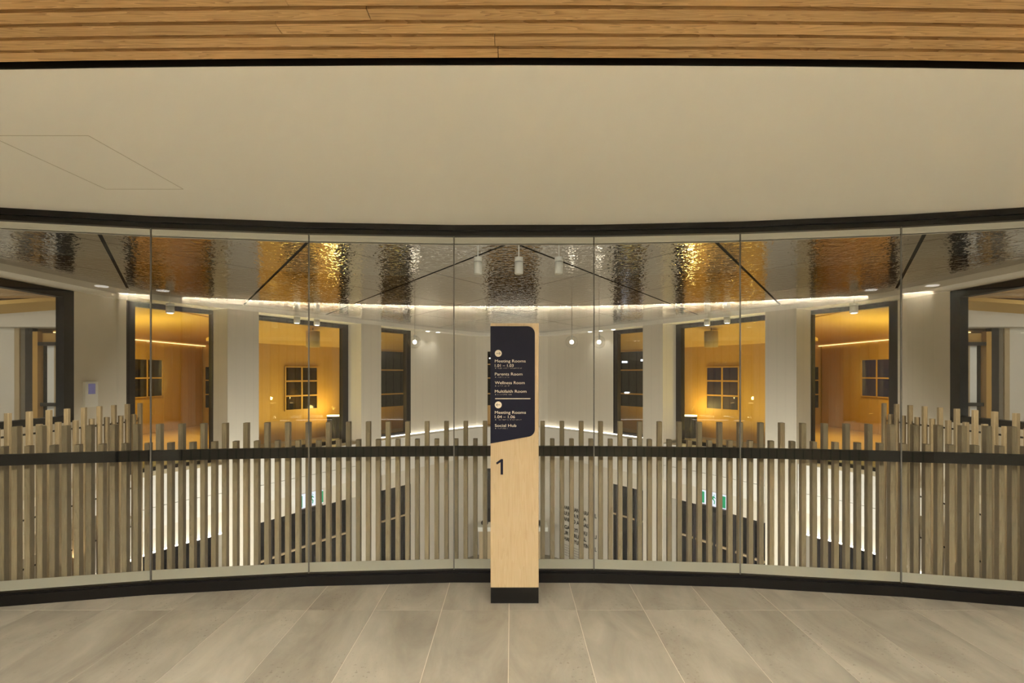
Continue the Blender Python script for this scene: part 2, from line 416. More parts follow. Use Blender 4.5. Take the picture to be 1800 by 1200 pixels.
# ------------------------------------------------------------------ batten balustrade
scr = hr
RB = R+.27
def batten_mesh(top, bot, wd=.036, dp=.067):
    m = MB().bbox(0, dp/2, (top+bot)/2, wd, dp, top-bot, .0025); return m.mesh('batten', 'batten')
tallm, shortm = batten_mesh(1.213, -.30), batten_mesh(1.067, -.30)
t0 = math.asin(.254/RB)
for i in range(-76, 70):
    t = t0+i*.00566
    link('batten', tallm if i % 2 == 0 else shortm, scr, (RB*math.sin(t), CY+RB*math.cos(t), 0), (0, 0, -t))
MB().prism(arc(RB+.076, -.42, .40, 60)+arc(RB+.09, .40, -.42, 60), -.15, -.07).obj('fixing_rail', 'black', scr)
for s in (-1, 1):
    ss = empty('stair_screen', (s*4.95, 6.3, 0))
    tag(ss, 'oak batten screen running away from the glass along the %s side of the void' % SIDE[s], 'screen')
    tm = MB().bbox(0, 0, -.04, .05, .05, 2.52, .008).mesh('batten', 'batten'); sm = MB().bbox(0, 0, -.11, .05, .05, 2.38, .008).mesh('batten', 'batten')
    for k in range(25):
        y = 7.57-k*.124
        if y < 4.75: break
        link('batten', tm if k % 2 == 0 else sm, ss, (s*4.95, y, 0))
    for z in (.985, .11, -.39, -.9):
        MB().rod((s*4.985, 4.8, z), (s*4.985, 7.62, z), .010).obj('rod', 'black', ss)
    # landing slab behind the side screen
    struct(MB().box(s*5.41, 5.2, -.55, .76, 4.9, .5).obj('floor', 'paint'))

# ------------------------------------------------------------------ metal ceiling above the void
void = mir(PA, -1)+[(-p[0], p[1]) for p in PA[::-1][1:]]
void_ccw = void[::-1]
# make it counter-clockwise
area = sum(void_ccw[i-1][0]*void_ccw[i][1]-void_ccw[i][0]*void_ccw[i-1][1] for i in range(len(void_ccw)))
if area < 0: void_ccw = void_ccw[::-1]
mc = struct(empty('ceiling', (0, 10, CEIL)))
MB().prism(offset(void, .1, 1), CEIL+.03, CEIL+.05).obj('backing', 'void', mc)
sl = .597; sp = 1.945; y00 = 5.42
inner = offset(void_ccw, .012, 1)
a_in = clip([(-9, 3.5), (9, 3.5), (9, 20), (-9, 20)], inner)
def fam(X, Y, s): return X-s*sl*(Y-y00)
for i in range(-8, 8):
    for j in range(-8, 8):
        # lines of family +: x = i*sp + sl*(y-y00) ; family -: x = j*sp - sl*(y-y00)
        def width(fam_s, idx):                     # thick seams run outward from the middle, fine ones inward
            x = idx*sp
            if fam_s > 0: return .034 if x >= -.01 else .011
            return .034 if x <= .01 else .011
        def node(a, b): # a index fam +, b fam -
            x = (a+b)/2; y = y00+(b-a)/(2*sl); return x, y
        k = math.sqrt(1+sl*sl)
        p0 = i*sp+width(1, i)*k/2; p1 = (i+1)*sp-width(1, i+1)*k/2; q0 = j*sp+width(-1, j)*k/2; q1 = (j+1)*sp-width(-1, j+1)*k/2
        P = [node(p0, q0), node(p1, q0), node(p1, q1), node(p0, q1)]
        P = clip(P, a_in) or []
        if len(P) < 3: continue
        ar = abs(sum(P[n-1][0]*P[n][1]-P[n][0]*P[n-1][1] for n in range(len(P))))/2
        if ar < .004: continue
        MB().prism(P, CEIL, CEIL+.018).obj('ceiling_panel', 'steel', mc)

# ------------------------------------------------------------------ walls around the void
nwin = [1]
def window(pts, z0, z1, s, frame=('l', 'r', 't', 'b'), fw=.11, ft=.09, mat='frame', glass='glass2', depth=.12, label=None, mull=(), rails=()):
    nwin[0] += 1
    wd = struct(empty('window_%d' % nwin[0], (pts[0][0], pts[0][1], z0)), label)
    side = sd(s)
    if 't' in frame: MB().strip(pts, z1-ft, z1, depth, side).obj('head_frame', mat, wd)
    if 'b' in frame: MB().strip(pts, z0, z0+ft*.9, depth, side).obj('sill_frame', mat, wd)
    def post(a, b, w_=fw, nm='side_frame'):
        d = Vector((b[0]-a[0], b[1]-a[1])).normalized(); e = (a[0]+d.x*w_, a[1]+d.y*w_)
        P = [a, e] if True else None
        MB().strip([a, e], z0, z1, depth, side if (a is pts[0] or nm == 'mullion') else -side).obj(nm, mat, wd)
    if 'l' in frame: post(pts[0], pts[1])
    if 'r' in frame: post(pts[-1], pts[-2])
    a_, b_ = pts[0], pts[1]; l_ = math.hypot(b_[0]-a_[0], b_[1]-a_[1])
    ext = [(a_[0]-(b_[0]-a_[0])/l_*.4, a_[1]-(b_[1]-a_[1])/l_*.4)]+list(pts) if 'l' not in frame and glass == 'glass2' else pts
    inner_ = offset(ext, depth*.5, side)
    MB().strip(inner_, z0, z1, .008, side).obj('pane', glass, wd)
    for z in rails: MB().strip(pts, z-.02, z+.02, depth*.8, side).obj('transom', mat, wd)
    return wd

def room_window(path, u0, u1, z0, z1, s, nx, ny, sky='darkglass', label=None):
    """small night window with muntins, set in a wall"""
    nwin[0] += 1
    a, b = at(path, u0), at(path, u1); a, b = mir([a, b], s)
    wd = struct(empty('window_%d' % nwin[0], (a[0], a[1], z0)), label)
    d = Vector((b[0]-a[0], b[1]-a[1])); L_ = d.length; d.normalize(); rot = math.atan2(d.y, d.x); n = Vector((-d.y, d.x))*sd(s)
    c = (Vector(a)+Vector(b))/2; cz = (z0+z1)/2; H = z1-z0
    def bx(dx, dz, sx, sz, dep, th, nm, mat):
        p = c+d*dx-n*dep; MB().box(p.x, p.y, cz+dz, sx, th, sz, rot).obj(nm, mat, wd)
    bx(0, 0, L_, H, 0, .02, 'pane', sky)
    t = .03
    for e in (-1, 1):
        bx(e*(L_/2-t/2), 0, t, H, .012, .03, 'side_frame', 'yellow'); bx(0, e*(H/2-t/2), L_, t, .012, .03, 'head_frame', 'yellow')
    for k in range(1, nx): bx(-L_/2+L_*k/nx, 0, .04, H, .012, .03, 'muntin', 'yellow')
    for k in range(1, ny): bx(0, -H/2+H*k/ny, L_, .036, .012, .032, 'muntin', 'yellow')
    return wd

names = {-1: 'wall_left', 1: 'wall_right'}
ntrim = [0]
def trim(mb_, mat, label=None):
    ntrim[0] += 1
    o = mb_.obj('trim_%d' % ntrim[0], mat); return struct(o, label)
def leds(pts, z0, z1, th, side, label, mat='led2'):
    o = MB().strip(pts, z0, z1, th, side).obj('led_strip', mat); return tag(o, label, 'light strip')

for s in (-1, 1):
    k = sd(s); nm = SIDE[s]
    S = lambda path, u0, u1: mir(sub(path, u0, u1), s)
    # bulkhead at the void edge, soffit back to the windows
    trim(MB().strip(S(PA, -1.9, 0), 2.78, 2.93, .05, k), 'soffit')
    trim(MB().strip(S(offset(PA, .05), -1.9, 0), 2.78, 2.80, .50, k), 'soffit')
    # upper walls (between the windows)
    for (u0, u1, z0, z1) in ((-.77, -.678, 0, 2.78), (-.178, -.043, 0, 2.78)):
        struct(MB().strip(S(PB, u0, u1), z0, z1, .12, k).obj(names[s], 'paint'))
    # columns proud of the wall, running down to the lower floor
    for (u0, u1) in ((-.50, -.445), (-.265, -.230)):
        P = S(PA, u0, u1)
        struct(MB().strip(P, -4.0, 2.785, .43, k).obj('column', 'paint'))
    # floor slab edge: fascia with a joint, recessed band with cove light, ledge at floor level
    fa = MB().strip(S(PA, -1.9, -.5025), -.50, 0, .45, k); trim(fa, 'fascia')
    fb = MB().strip(S(PA, -1.9, -.5025), -.84, -.508, .45, k); trim(fb, 'fascia')
    for (u0, u1) in ((-.443, -.2665), (-.2285, 0)):
        trim(MB().strip(S(PA, u0, u1), -.50, 0, .45, k), 'fascia'); trim(MB().strip(S(PA, u0, u1), -.84, -.508, .45, k), 'fascia')
    rec = offset(PA, .16)
    for (u0, u1) in ((-1.5, -.5025), (-.443, -.2665), (-.2285, 0)):
        trim(MB().strip(S(rec, u0, u1), -1.26, -.84, .3, k), 'paint')
    trim(MB().strip(S(PB, -1.9, 0), -.14, -.002, 2.0, k), 'stone')
    # rooms: ceiling slab, back walls
    bw = offset(PB, .13)
    struct(MB().strip(S(bw, -.66, 0), 2.80, 2.86, 3.9, k).obj('ceiling', 'yplaster'))
    # sloping cove above windows 2 and 3
    struct(MB().strip(S(bw, -.455, 0), 2.72, 2.79, 1.40, k, 2.30, 2.36).obj('ceiling', 'yplaster'), 'honey coloured soffit sloping down inside the glazed %s rooms' % nm)
    struct(MB().strip(S(PCx, -.50, -.03), 0, 2.45, .1, k).obj(names[s], 'yellow'), 'honey timber back wall of the %s rooms' % nm)
    # window 1 room: side wall with light strip
    X = 9.85
    wl = [(-X, 12.5), (-X, 18.2)]; wl = mir(wl, s)
    wroom = struct(empty(names[s], (s*X, 14, 0)), 'honey timber boarded wall deep in the outer %s room' % nm)
    for q in range(14):
        link('panel', MB().box(0, 0, 1.25, .03, .392, 2.5).mesh('panel', 'yellow'), wroom, (s*(X+.015), 12.7+q*.4, 0))
    struct(MB().box(s*7.8, 18.25, 1.4, 4.3, .1, 2.8).obj(names[s], 'yellow'))
    struct(MB().box(s*(X+.6), 15.6, 1.4, .08, 8, 2.8).obj(names[s], 'yellow'))
    struct(MB().strip(mir([(-6.28, 8.7), (-6.28, 18.4)], s), 2.78, 2.84, 3.75, k, 2.515, 2.575).obj('ceiling', 'yplaster'), 'honey soffit falling towards the boarded wall of the outer %s room' % nm)
    struct(MB().box(s*8.6, 14.8, -.05, 4.4, 10, .08).obj('floor', 'yellow'))
    struct(MB().strip(mir([(-6.34, 8.6), (-9.9, 13.4)], s), 0, 2.8, .06, k).obj(names[s], 'paint'))      # partition between outer rooms
    pth = mir([(-6.6, 13.9), (-5.6, 11.6)], s)
    o = MB().box(s*(X-.03), 15.2, 2.505, .04, 6.0, .018).obj('led_strip', 'led3')
    tag(o, 'thin glowing strip along the top of the boarded wall in the outer %s room' % nm, 'light strip')
    wp = [(-X+.02, 12.0), (-X+.02, 19.4)]
    room_window(wp, -.672, -.615, .98, 2.03, s, 2, 2, 'darkglass' if s < 0 else 'bluescreen', 'small night window with timber muntins in the outer %s room' % nm)
    room_window([(-X, 18.18), (-5.7, 18.18)], -.5400, -.510, .51, 1.87, s, 1, 3, 'darkglass', 'tall narrow night window beside the column in the outer %s room' % nm)
    pc = offset(PCx, -.02)
    room_window(pc, -.400, -.342, .72, 1.80, s, 2, 3, 'darkglass' if s < 0 else 'bluescreen', 'six-paned night window in the honey wall above the %s floor lamp' % nm)
    # windows of the upper storey
    window(S(PB, -1.55, -.77), .93, HEAD, s, frame=('r', 't', 'b'), fw=.17, ft=.10, mat='black', label='large black-framed window at the outer %s edge of the view' % nm)
    window(S(PB, -.678, -.485), 0.0, HEAD, s, frame=('l', 'r', 't', 'b') if False else ('l', 't', 'b'), fw=.16, ft=.07, label='tall bronze-framed window onto the outer honey %s room' % nm)
    MB().strip(S(PB, -.526, -.512), 0, HEAD, .12, k).obj('trim_9', 'frame')['kind'] = 'structure'
    window(S(PB, -.455, -.288), 0.0, HEAD, s, frame=('r', 't', 'b'), fw=.16, ft=.09, label='tall bronze-framed window with a floor lamp behind it, %s side' % nm)
    window(S(PB, -.245, -.178), 0.0, HEAD, s, frame=('r', 't', 'b'), fw=.16, ft=.09, label='narrow bronze-framed window nearest the far %s white wall' % nm)
    # below the outer window: white apron
    struct(MB().strip(S(PB, -1.9, -.77), 0, .93, .12, k).obj(names[s], 'paint'))
    # dark glazing at the back of room 3
    pc3 = offset(PCx, -.05)
    window(S(pc3, -.30, -.10), .62, 2.32, s, frame=('t', 'b'), ft=.05, mat='yellow', glass='darkglass', rails=(1.73, 1.03), depth=.04, label='dark partition glazing with two timber rails, innermost %s room' % nm)
    # led coves
    leds(S(offset(PA, .36), -.2285, -.05), .0, .022, .03, k, 'bright cove strip at the foot of the far white wall, %s of the directory sign' % nm)
    leds(S(offset(PA, .08), -.96, -.5025), -1.255, -1.235, .04, k, 'cove strip under the white slab edge at the %s side of the void' % nm)
    # lower storey
    low = offset(PA, .5)
    for (u0, u1, mt) in ((-1.5, -.5025, 'g'), (-.443, -.2665, 'g'), (-.2285, -.178, 'g'), (-.178, -.045, 'w')):
        if mt == 'w': struct(MB().strip(S(low, u0, u1), -4, -1.0, .12, k).obj(names[s], 'paint'), 'pale lower wall at the far end, %s of the sign' % nm)
        else:
            wd = window(S(low, u0, u1), -4, -1.2, s, frame=('t', 'b', 'r'), fw=.08, ft=.05, mat='black', glass='darkglass', depth=.06, label=None)
            P = S(offset(low, -.02), u0, u1)
            MB().strip(P, -2.17, -2.13, .05, k).obj('transom', 'maple', wd)
            for q in range(1, len(P)-1):
                MB().box(P[q][0], P[q][1], -2.6, .05, .05, 2.8).obj('mullion', 'frame', wd)
    # outer room seen through the black-framed window: slatted ceiling, bulkhead, door frames
    rm = struct(empty(names[s], (s*8, 9.3, 0)), 'white wall with timber and steel door frames inside the outer %s window' % nm)
    def put(u0, u1, z0, z1, y, th, mat, name='panel'):
        MB().box(s*(-(u0+u1)/2)*y, y+th/2, (z0+z1)/2, abs(u1-u0)*y, th, z1-z0).obj(name, mat, rm)
    y = 9.8
    put(-1.30, -.875, 0, 2.40, y, .1, 'paint', 'panel')
    put(-.875, -.866, 0, 2.40, y, .12, 'maple', 'door_frame'); put(-.866, -.856, 0, 2.40, y+.03, .1, 'groove', 'door_leaf')
    put(-.856, -.843, 0, 2.40, y, .12, 'frame', 'door_frame'); put(-.843, -.834, 0, 2.34, y, .12, 'yellow', 'post')
    put(-.834, -.817, .3, 2.1, y+.12, .04, 'darkglass', 'door_glass'); put(-.834, -.78, 1.05, 1.11, y+.05, .05, 'black', 'rail')
    put(-.834, -.77, 2.1, 2.16, y, .1, 'frame', 'door_head'); put(-.817, -.805, 0, 2.1, y+.12, .04, 'white', 'door_glass')
    put(-.805, -.795, 0, 2.1, y+.06, .1, 'maple', 'door_frame'); put(-.795, -.76, 0, 2.1, y+.06, .06, 'frame', 'door_leaf')
    put(-.834, -.76, 2.16, 2.32, y+.1, .05, 'yellow', 'head_panel')
    put(-1.30, -.74, 2.40, 2.74, y-.25, .35, 'paint', 'bulkhead')
    oc = struct(empty('ceiling', (s*8, 7, 2.76)), 'slatted timber ceiling inside the outer %s window' % nm)
    for q in range(36):
        yy = 5.0+q*.13
        if 8.2 < yy < 8.5: continue
        link('slat', MB().box(0, 0, 0, 5.2, .115, .04).mesh('slat', 'slat'), oc, (s*8.99, yy, 2.79))
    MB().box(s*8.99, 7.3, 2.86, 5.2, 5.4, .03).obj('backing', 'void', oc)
    struct(MB().box(s*9.0, 6.6, -.05, 5.2, 7.4, .08).obj('floor', 'stone'))
    struct(MB().box(s*11.6, 7.0, 1.4, .08, 8.0, 2.9).obj(names[s], 'paint'))

# central window behind the sign
nwin[0] += 1
cy = at(PB, -.03)[1]
cw = struct(empty('window_%d' % nwin[0], (0, cy, 0)), 'dark central window with shelf lines behind the directory sign')
hw = .043*cy
MB().box(0, cy+.1, 1.46, 2*hw, .04, 1.72).obj('pane', 'darkglass', cw)
MB().box(0, cy+.08, .30, 2*hw, .06, .60).obj('panel', 'yellow', cw)
MB().box(0, cy+.02, 2.55, 2*hw, .1, .46).obj('lintel', 'paint', cw)
for z in (1.92, 1.49, 1.0, .62): MB().box(0, cy+.06, z, 2*hw, .05, .035).obj('transom', 'yellow', cw)
o = MB().box(0, cy+.05, 2.11, 2*hw-.1, .03, .035).obj('led_strip', 'led2'); tag(o, 'short lit strip across the top of the dark central window', 'light strip')
nwin[0] += 1
lc = struct(empty('window_%d' % nwin[0], (0, cy, -2.5)), 'dark lower window behind the foot of the directory sign')
MB().box(0, cy+.1, -2.5, 2*hw, .05, 3.0).obj('pane', 'darkglass', lc)
MB().box(0, cy+.06, -1.16, 2*hw+.1, .08, .35).obj('head_frame', 'paint', lc)
# lower floor
struct(MB().prism([(-13, 3), (13, 3), (13, 20), (-13, 20)], -4.1, -4.0).obj('floor', 'stone'))

# ------------------------------------------------------------------ back of the corridor: boarded wall with cove strip
def back_y(x): return -.72+.016*x*x
wb = struct(empty('wall_back', (0, -.72, 0)), 'pale boarded wall behind the camera')
nb = 60
for i in range(nb):
    x = -3.5+7.2*(i+.5)/nb
    rot = math.atan(.032*x)
    link('board', MB().box(0, -.01, 1.375, .106, .02, 2.75).mesh('board', 'board'), wb, (x, back_y(x), 0), (0, 0, rot))
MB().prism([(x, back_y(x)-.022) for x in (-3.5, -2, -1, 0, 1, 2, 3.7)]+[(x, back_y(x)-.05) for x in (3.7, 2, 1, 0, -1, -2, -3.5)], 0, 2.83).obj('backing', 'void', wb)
P = [(x, back_y(x)+.02) for x in [-3.5+7.2*i/20 for i in range(21)]]
MB().strip([(x, y+.062) for x, y in P], 2.736, 2.7545, .008, -1).obj('cove_lip', 'black', wb)
o = MB().strip([(x, y+.03) for x, y in P], 2.742, 2.752, .03, -1).obj('led_strip', 'led'); tag(o, 'long warm light strip above the boarded wall, mirrored in the glass', 'light strip')
for s in (-1, 1):
    struct(MB().box(s*(5.05 if s > 0 else 4.95), -.75+.1, 1.37, 2.8, .1, 2.74).obj('wall_back', 'soffit'))
    struct(MB().box(s*6.25, 1.2, 1.37, .1, 4.0, 2.74).obj('wall_right' if s > 0 else 'wall_left', 'soffit'))
    # recessed downlight discs whose mirror image shows in the outer panes
    d = MB().lathe(0, 0, [(.075, 0), (.075, .012)], 24).mesh('downlight', 'lens')
    o = link('downlight', d, None, (s*3.6, .05, 2.744)); tag(o, 'round recessed corridor downlight over the %s end of the boarded wall' % SIDE[s], 'downlight')

# ------------------------------------------------------------------ directory sign
tot = empty('directory_sign', (.018, 3.985, 0)); tag(tot, 'tall maple directory pillar with a navy panel on a black base', 'sign')
F = 3.98; px = lambda x: (x-900)/1000*F; pz = lambda y_: 1.6-(y_-658)/1000*F
xl, xr = px(862.3), px(947)
m = MB().bbox((xl+xr)/2, F+.05, (.111+1.958)/2, xr-xl, .10, 1.958-.111, .002)
m.obj('body', 'maple', tot)
MB().box((xl+xr)/2, F+.05, .0555, xr-xl-.002, .098, .111).obj('base', 'black', tot)
def flat(pts, y0, th, name, mat, parent):
    n = len(pts); m = MB(); m.v = [(p[0], y0, p[1]) for p in pts]+[(p[0], y0+th, p[1]) for p in pts]
    m.f = [tuple(range(n)), tuple(range(n, 2*n))[::-1]]+[(i, (i+1) % n, n+(i+1) % n, n+i) for i in range(n)]
    return m.obj(name, mat, parent)
def fillet(a, c, b, r, n=8):
    a, c, b = Vector(a), Vector(c), Vector(b); d1 = (a-c).normalized(); d2 = (b-c).normalized()
    ang = d1.angle(d2); t = r/math.tan(ang/2); ctr = c+(d1+d2).normalized()*(r/math.sin(ang/2)); p1 = c+d1*t; p2 = c+d2*t
    v1, v2 = p1-ctr, p2-ctr; th = v1.angle(v2); out = []
    for i in range(n+1):
        f = i/n; out.append(tuple(ctr+(v1*math.sin((1-f)*th)+v2*math.sin(f*th))/math.sin(th)))
    return out
A_, B_, C_, D_ = (xl-.001, pz(573.2)), (px(940.2), pz(573.2)), (px(940.2), pz(765.2)), (xl-.001, pz(779.2))
poly = [A_]+fillet(A_, B_, C_, .052)+fillet(B_, C_, D_, .052)+[D_]
flat(poly, F-.004, .004, 'navy_panel', 'navy', tot)
def text(body, x, y, w_, h, mat, parent, Y, name='lettering', bold=0.0, rotz=0, spacing=1.0):
    """letters: left x, baseline z, width, cap height -> mesh"""
    cu = bpy.data.curves.new(name, 'FONT'); cu.body = body; cu.size = 1; cu.extrude = 0.0; cu.offset = bold; cu.resolution_u = 3
    cu.space_character = spacing
    t = bpy.data.objects.new('tmp', cu); C.objects.link(t); bpy.context.view_layer.update()
    me = bpy.data.meshes.new_from_object(t.evaluated_get(bpy.context.evaluated_depsgraph_get())); bpy.data.objects.remove(t)
    xs = [v.co.x for v in me.vertices]; x0 = min(xs); W = max(xs)-x0
    cap = .729
    for v in me.vertices: v.co = Vector(((v.co.x-x0)/W*w_, 0, v.co.y/cap*h))
    bm = bmesh.new(); bm.from_mesh(me); r_ = bmesh.ops.extrude_face_region(bm, geom=bm.faces[:])
    for v in [g for g in r_['geom'] if isinstance(g, bmesh.types.BMVert)]: v.co.y -= .0008
    bmesh.ops.recalc_face_normals(bm, faces=bm.faces); bm.to_mesh(me); bm.free()
    me.materials.clear(); me.materials.append(M[mat]); me.name = name
    return link(name, me, parent, (x, Y, y), (0, 0, rotz))
YF = F-.0042
lines = [('Meeting Rooms', 869.9, 924, 636.7), ('1.01 – 1.03', 869.9, 902.7, 644.6), ('Parents Room', 869.9, 918.3, 659.6), ('Wellness Room', 869.9, 922.2, 674.8),
         ('Multifaith Room', 869.9, 925.3, 689.9), ('Meeting Rooms', 869.9, 924.4, 726.9), ('1.04 – 1.06', 869.9, 905.2, 734.6), ('Social Hub', 869.9, 907.6, 749.9)]
for tx, x0, x1, yb in lines: text(tx, px(x0), pz(yb), (x1-x0)/1000*F, .0205, 'letter', tot, YF)
for (yb, x1, seed) in ((647.0, 917, 1), (662.7, 895, 2), (678.1, 897, 3), (693.2, 900, 4), (737.4, 917, 5), (752.6, 892, 6)):
    rnd = random.Random(seed); m = MB(); x = 870.3
    m.box(px(871.2), YF-.0006, pz(yb), .0050, .0012, .0038)
    x = 875.2
    while x < x1:
        for c in range(2):
            for r_ in range(3):
                if rnd.random() < .5: m.box(px(x)+c*.0020, YF-.0006, pz(yb)+.0022-r_*.0022, .0013, .0012, .0013)
        x += 1.35 if rnd.random() < .85 else 3.0
    o = m.obj('braille', 'letter', tot); o['kind'] = 'stuff'
MB().box((px(870.4)+px(932.2))/2, YF-.0005, pz(700.4), px(932.2)-px(870.4), .001, .0050).obj('divider', 'letter', tot)
for (cyy, d) in ((620.9, 1), (711.3, -1)):
    c = (px(875.9), pz(cyy)); r_ = .0240
    ds = flat([(c[0]+r_*math.cos(2*math.pi*i/32), c[1]+r_*math.sin(2*math.pi*i/32)) for i in range(32)], YF-.001, .001, 'arrow_disc', 'letter', tot)
    def seg(a, b, w_=.0026):
        a, b = Vector(a), Vector(b); t = (b-a).normalized(); n = Vector((-t.y, t.x))*w_/2
        return [tuple(a+n), tuple(a-n), tuple(b-n), tuple(b+n)]
    L_ = .0145
    for q, (a, b) in enumerate((((-L_*d, 0), (L_*d, 0)), ((L_*d, 0), (L_*d-.010*d, .010)), ((L_*d, 0), (L_*d-.010*d, -.010)))):
        flat(seg((c[0]+a[0], c[1]+a[1]), (c[0]+b[0], c[1]+b[1])), YF-.0016-q*.0001, .0006, 'arrow_stroke', 'navy', ds)
flat([(px(a), pz(b)) for a, b in ((884.3, 806.6), (884.3, 833.8), (879.9, 833.8), (879.9, 812.0), (873.4, 816.2), (871.9, 812.9), (880.6, 806.6))], F-.002, .0018, 'numeral', 'navy', tot)

# ------------------------------------------------------------------ spotlights
def spot(name, loc, r, h, stem, lens='lens'):
    t = empty(name, loc)
    body = MB().lathe(loc[0], loc[1], [(r*.93, loc[2]-stem-h), (r, loc[2]-stem-h+.004), (r, loc[2]-stem-h*.30)], 24).obj('barrel', 'white', t, True)
    MB().lathe(loc[0], loc[1], [(r*.97, loc[2]-stem-h*.30), (r*.97, loc[2]-stem-h*.28)], 24).obj('groove', 'black', t, True)
    MB().lathe(loc[0], loc[1], [(r, loc[2]-stem-h*.28), (r, loc[2]-stem-.003), (r*.95, loc[2]-stem)], 24).obj('cap', 'white', t, True)
    if stem > .01: MB().rod((loc[0], loc[1], loc[2]-stem), (loc[0], loc[1], loc[2]), r*.16).obj('stem', 'white', t)
    MB().lathe(loc[0], loc[1], [(r*.7, loc[2]-stem-h-.002), (r*.7, loc[2]-stem-h+.001)], 20).obj('lens', lens, t)
    return t
for (x, lab) in ((840, 'left'), (912, 'middle'), (982.5, 'right')):
    Y = 5.55
    tag(spot('spotlight', ((x-900)/1000*Y, Y, CEIL), .041, .165, .115, 'white'), 'white cylinder spotlight on a short stem, %s of the three near the glass' % lab, 'spotlight', 'three spotlights under the steel ceiling')
for s in (-1, 1):
    for (u, lab) in ((-.601, 'outermost'), (-.378, 'middle'), (-.343, 'innermost')):
        p = at(offset(PA, .10 if u < -.5 else -.12), u); x, yy = s*(-p[0]), p[1]
        if u < -.5: p = at(offset(PA, -.08), u); x, yy = s*(-p[0]), p[1]
        tag(spot('ceiling_spotlight', (x, yy, CEIL), .062, .16, .07 if u > -.5 else .11), 'small white cylinder spotlight over the %s windows, %s of three' % (SIDE[s], lab), 'spotlight', 'spotlights at the void edge')
        lamp('edge_lamp', 'SPOT', (x, yy, CEIL-.30), 60, NEUT, (x*.97, yy-.15, -3), .03, 44, .6)
for i, x in enumerate((840, 912, 982.5)):
    Y = 5.55; X = (x-900)/1000*Y
    lamp('track_lamp', 'SPOT', (X, Y, CEIL-.33), 20, NEUT, ((i-1)*3.0, 15.5, -1.5), .04, 70, .8)
# small recessed lights in the far soffit
for (x, lab) in ((752, 'left of the sign, outer'), (770, 'left of the sign, inner'), (1037, 'right of the sign, inner'), (1056, 'right of the sign, middle'), (1078, 'right of the sign, outer')):
    u = (x-900)/1000; p = at(offset(PA, .2), -abs(u)); X = p[0]*(1 if u < 0 else -1)
    o = MB().lathe(X, p[1], [(.05, 2.772), (.05, 2.781)], 16).obj('downlight', 'lens'); tag(o, 'tiny recessed downlight over the far white wall, %s' % lab, 'downlight', 'far soffit downlights')
    lamp('far_lamp', 'SPOT', (X, p[1], 2.76), 9, NEUT, (X, p[1]+.08, 0), .02, 100, .9)
# clear globe pendants
for (x, lab) in ((729, 'left of the sign'), (1005, 'right of the sign, nearer it'), (1053, 'right of the sign, further from it')):
    Y = 9.5; X = (x-900)/1000*Y; Z = 1.6+.057*Y
    g = empty('globe_pendant', (X, Y, CEIL)); tag(g, 'clear glass globe pendant with a glowing bulb, %s' % lab, 'pendant lamp', 'clear globe pendants')
    prof = [(.105*math.sin(math.pi*i/12)+.0005, Z-.105*math.cos(math.pi*i/12)) for i in range(13)]
    MB().lathe(X, Y, prof, 24).obj('globe', 'bulbglass', g, True)
    MB().lathe(X, Y, [(.034*math.sin(math.pi*i/8)+.0005, Z-.034*math.cos(math.pi*i/8)) for i in range(9)], 16).obj('bulb', 'bulb', g, True)
    MB().rod((X, Y, Z+.03), (X, Y, CEIL), .0025, 6).obj('cable', 'groove', g)
    MB().lathe(X, Y, [(.018, Z+.03), (.018, Z+.12)], 12).obj('lamp_holder', 'white', g)

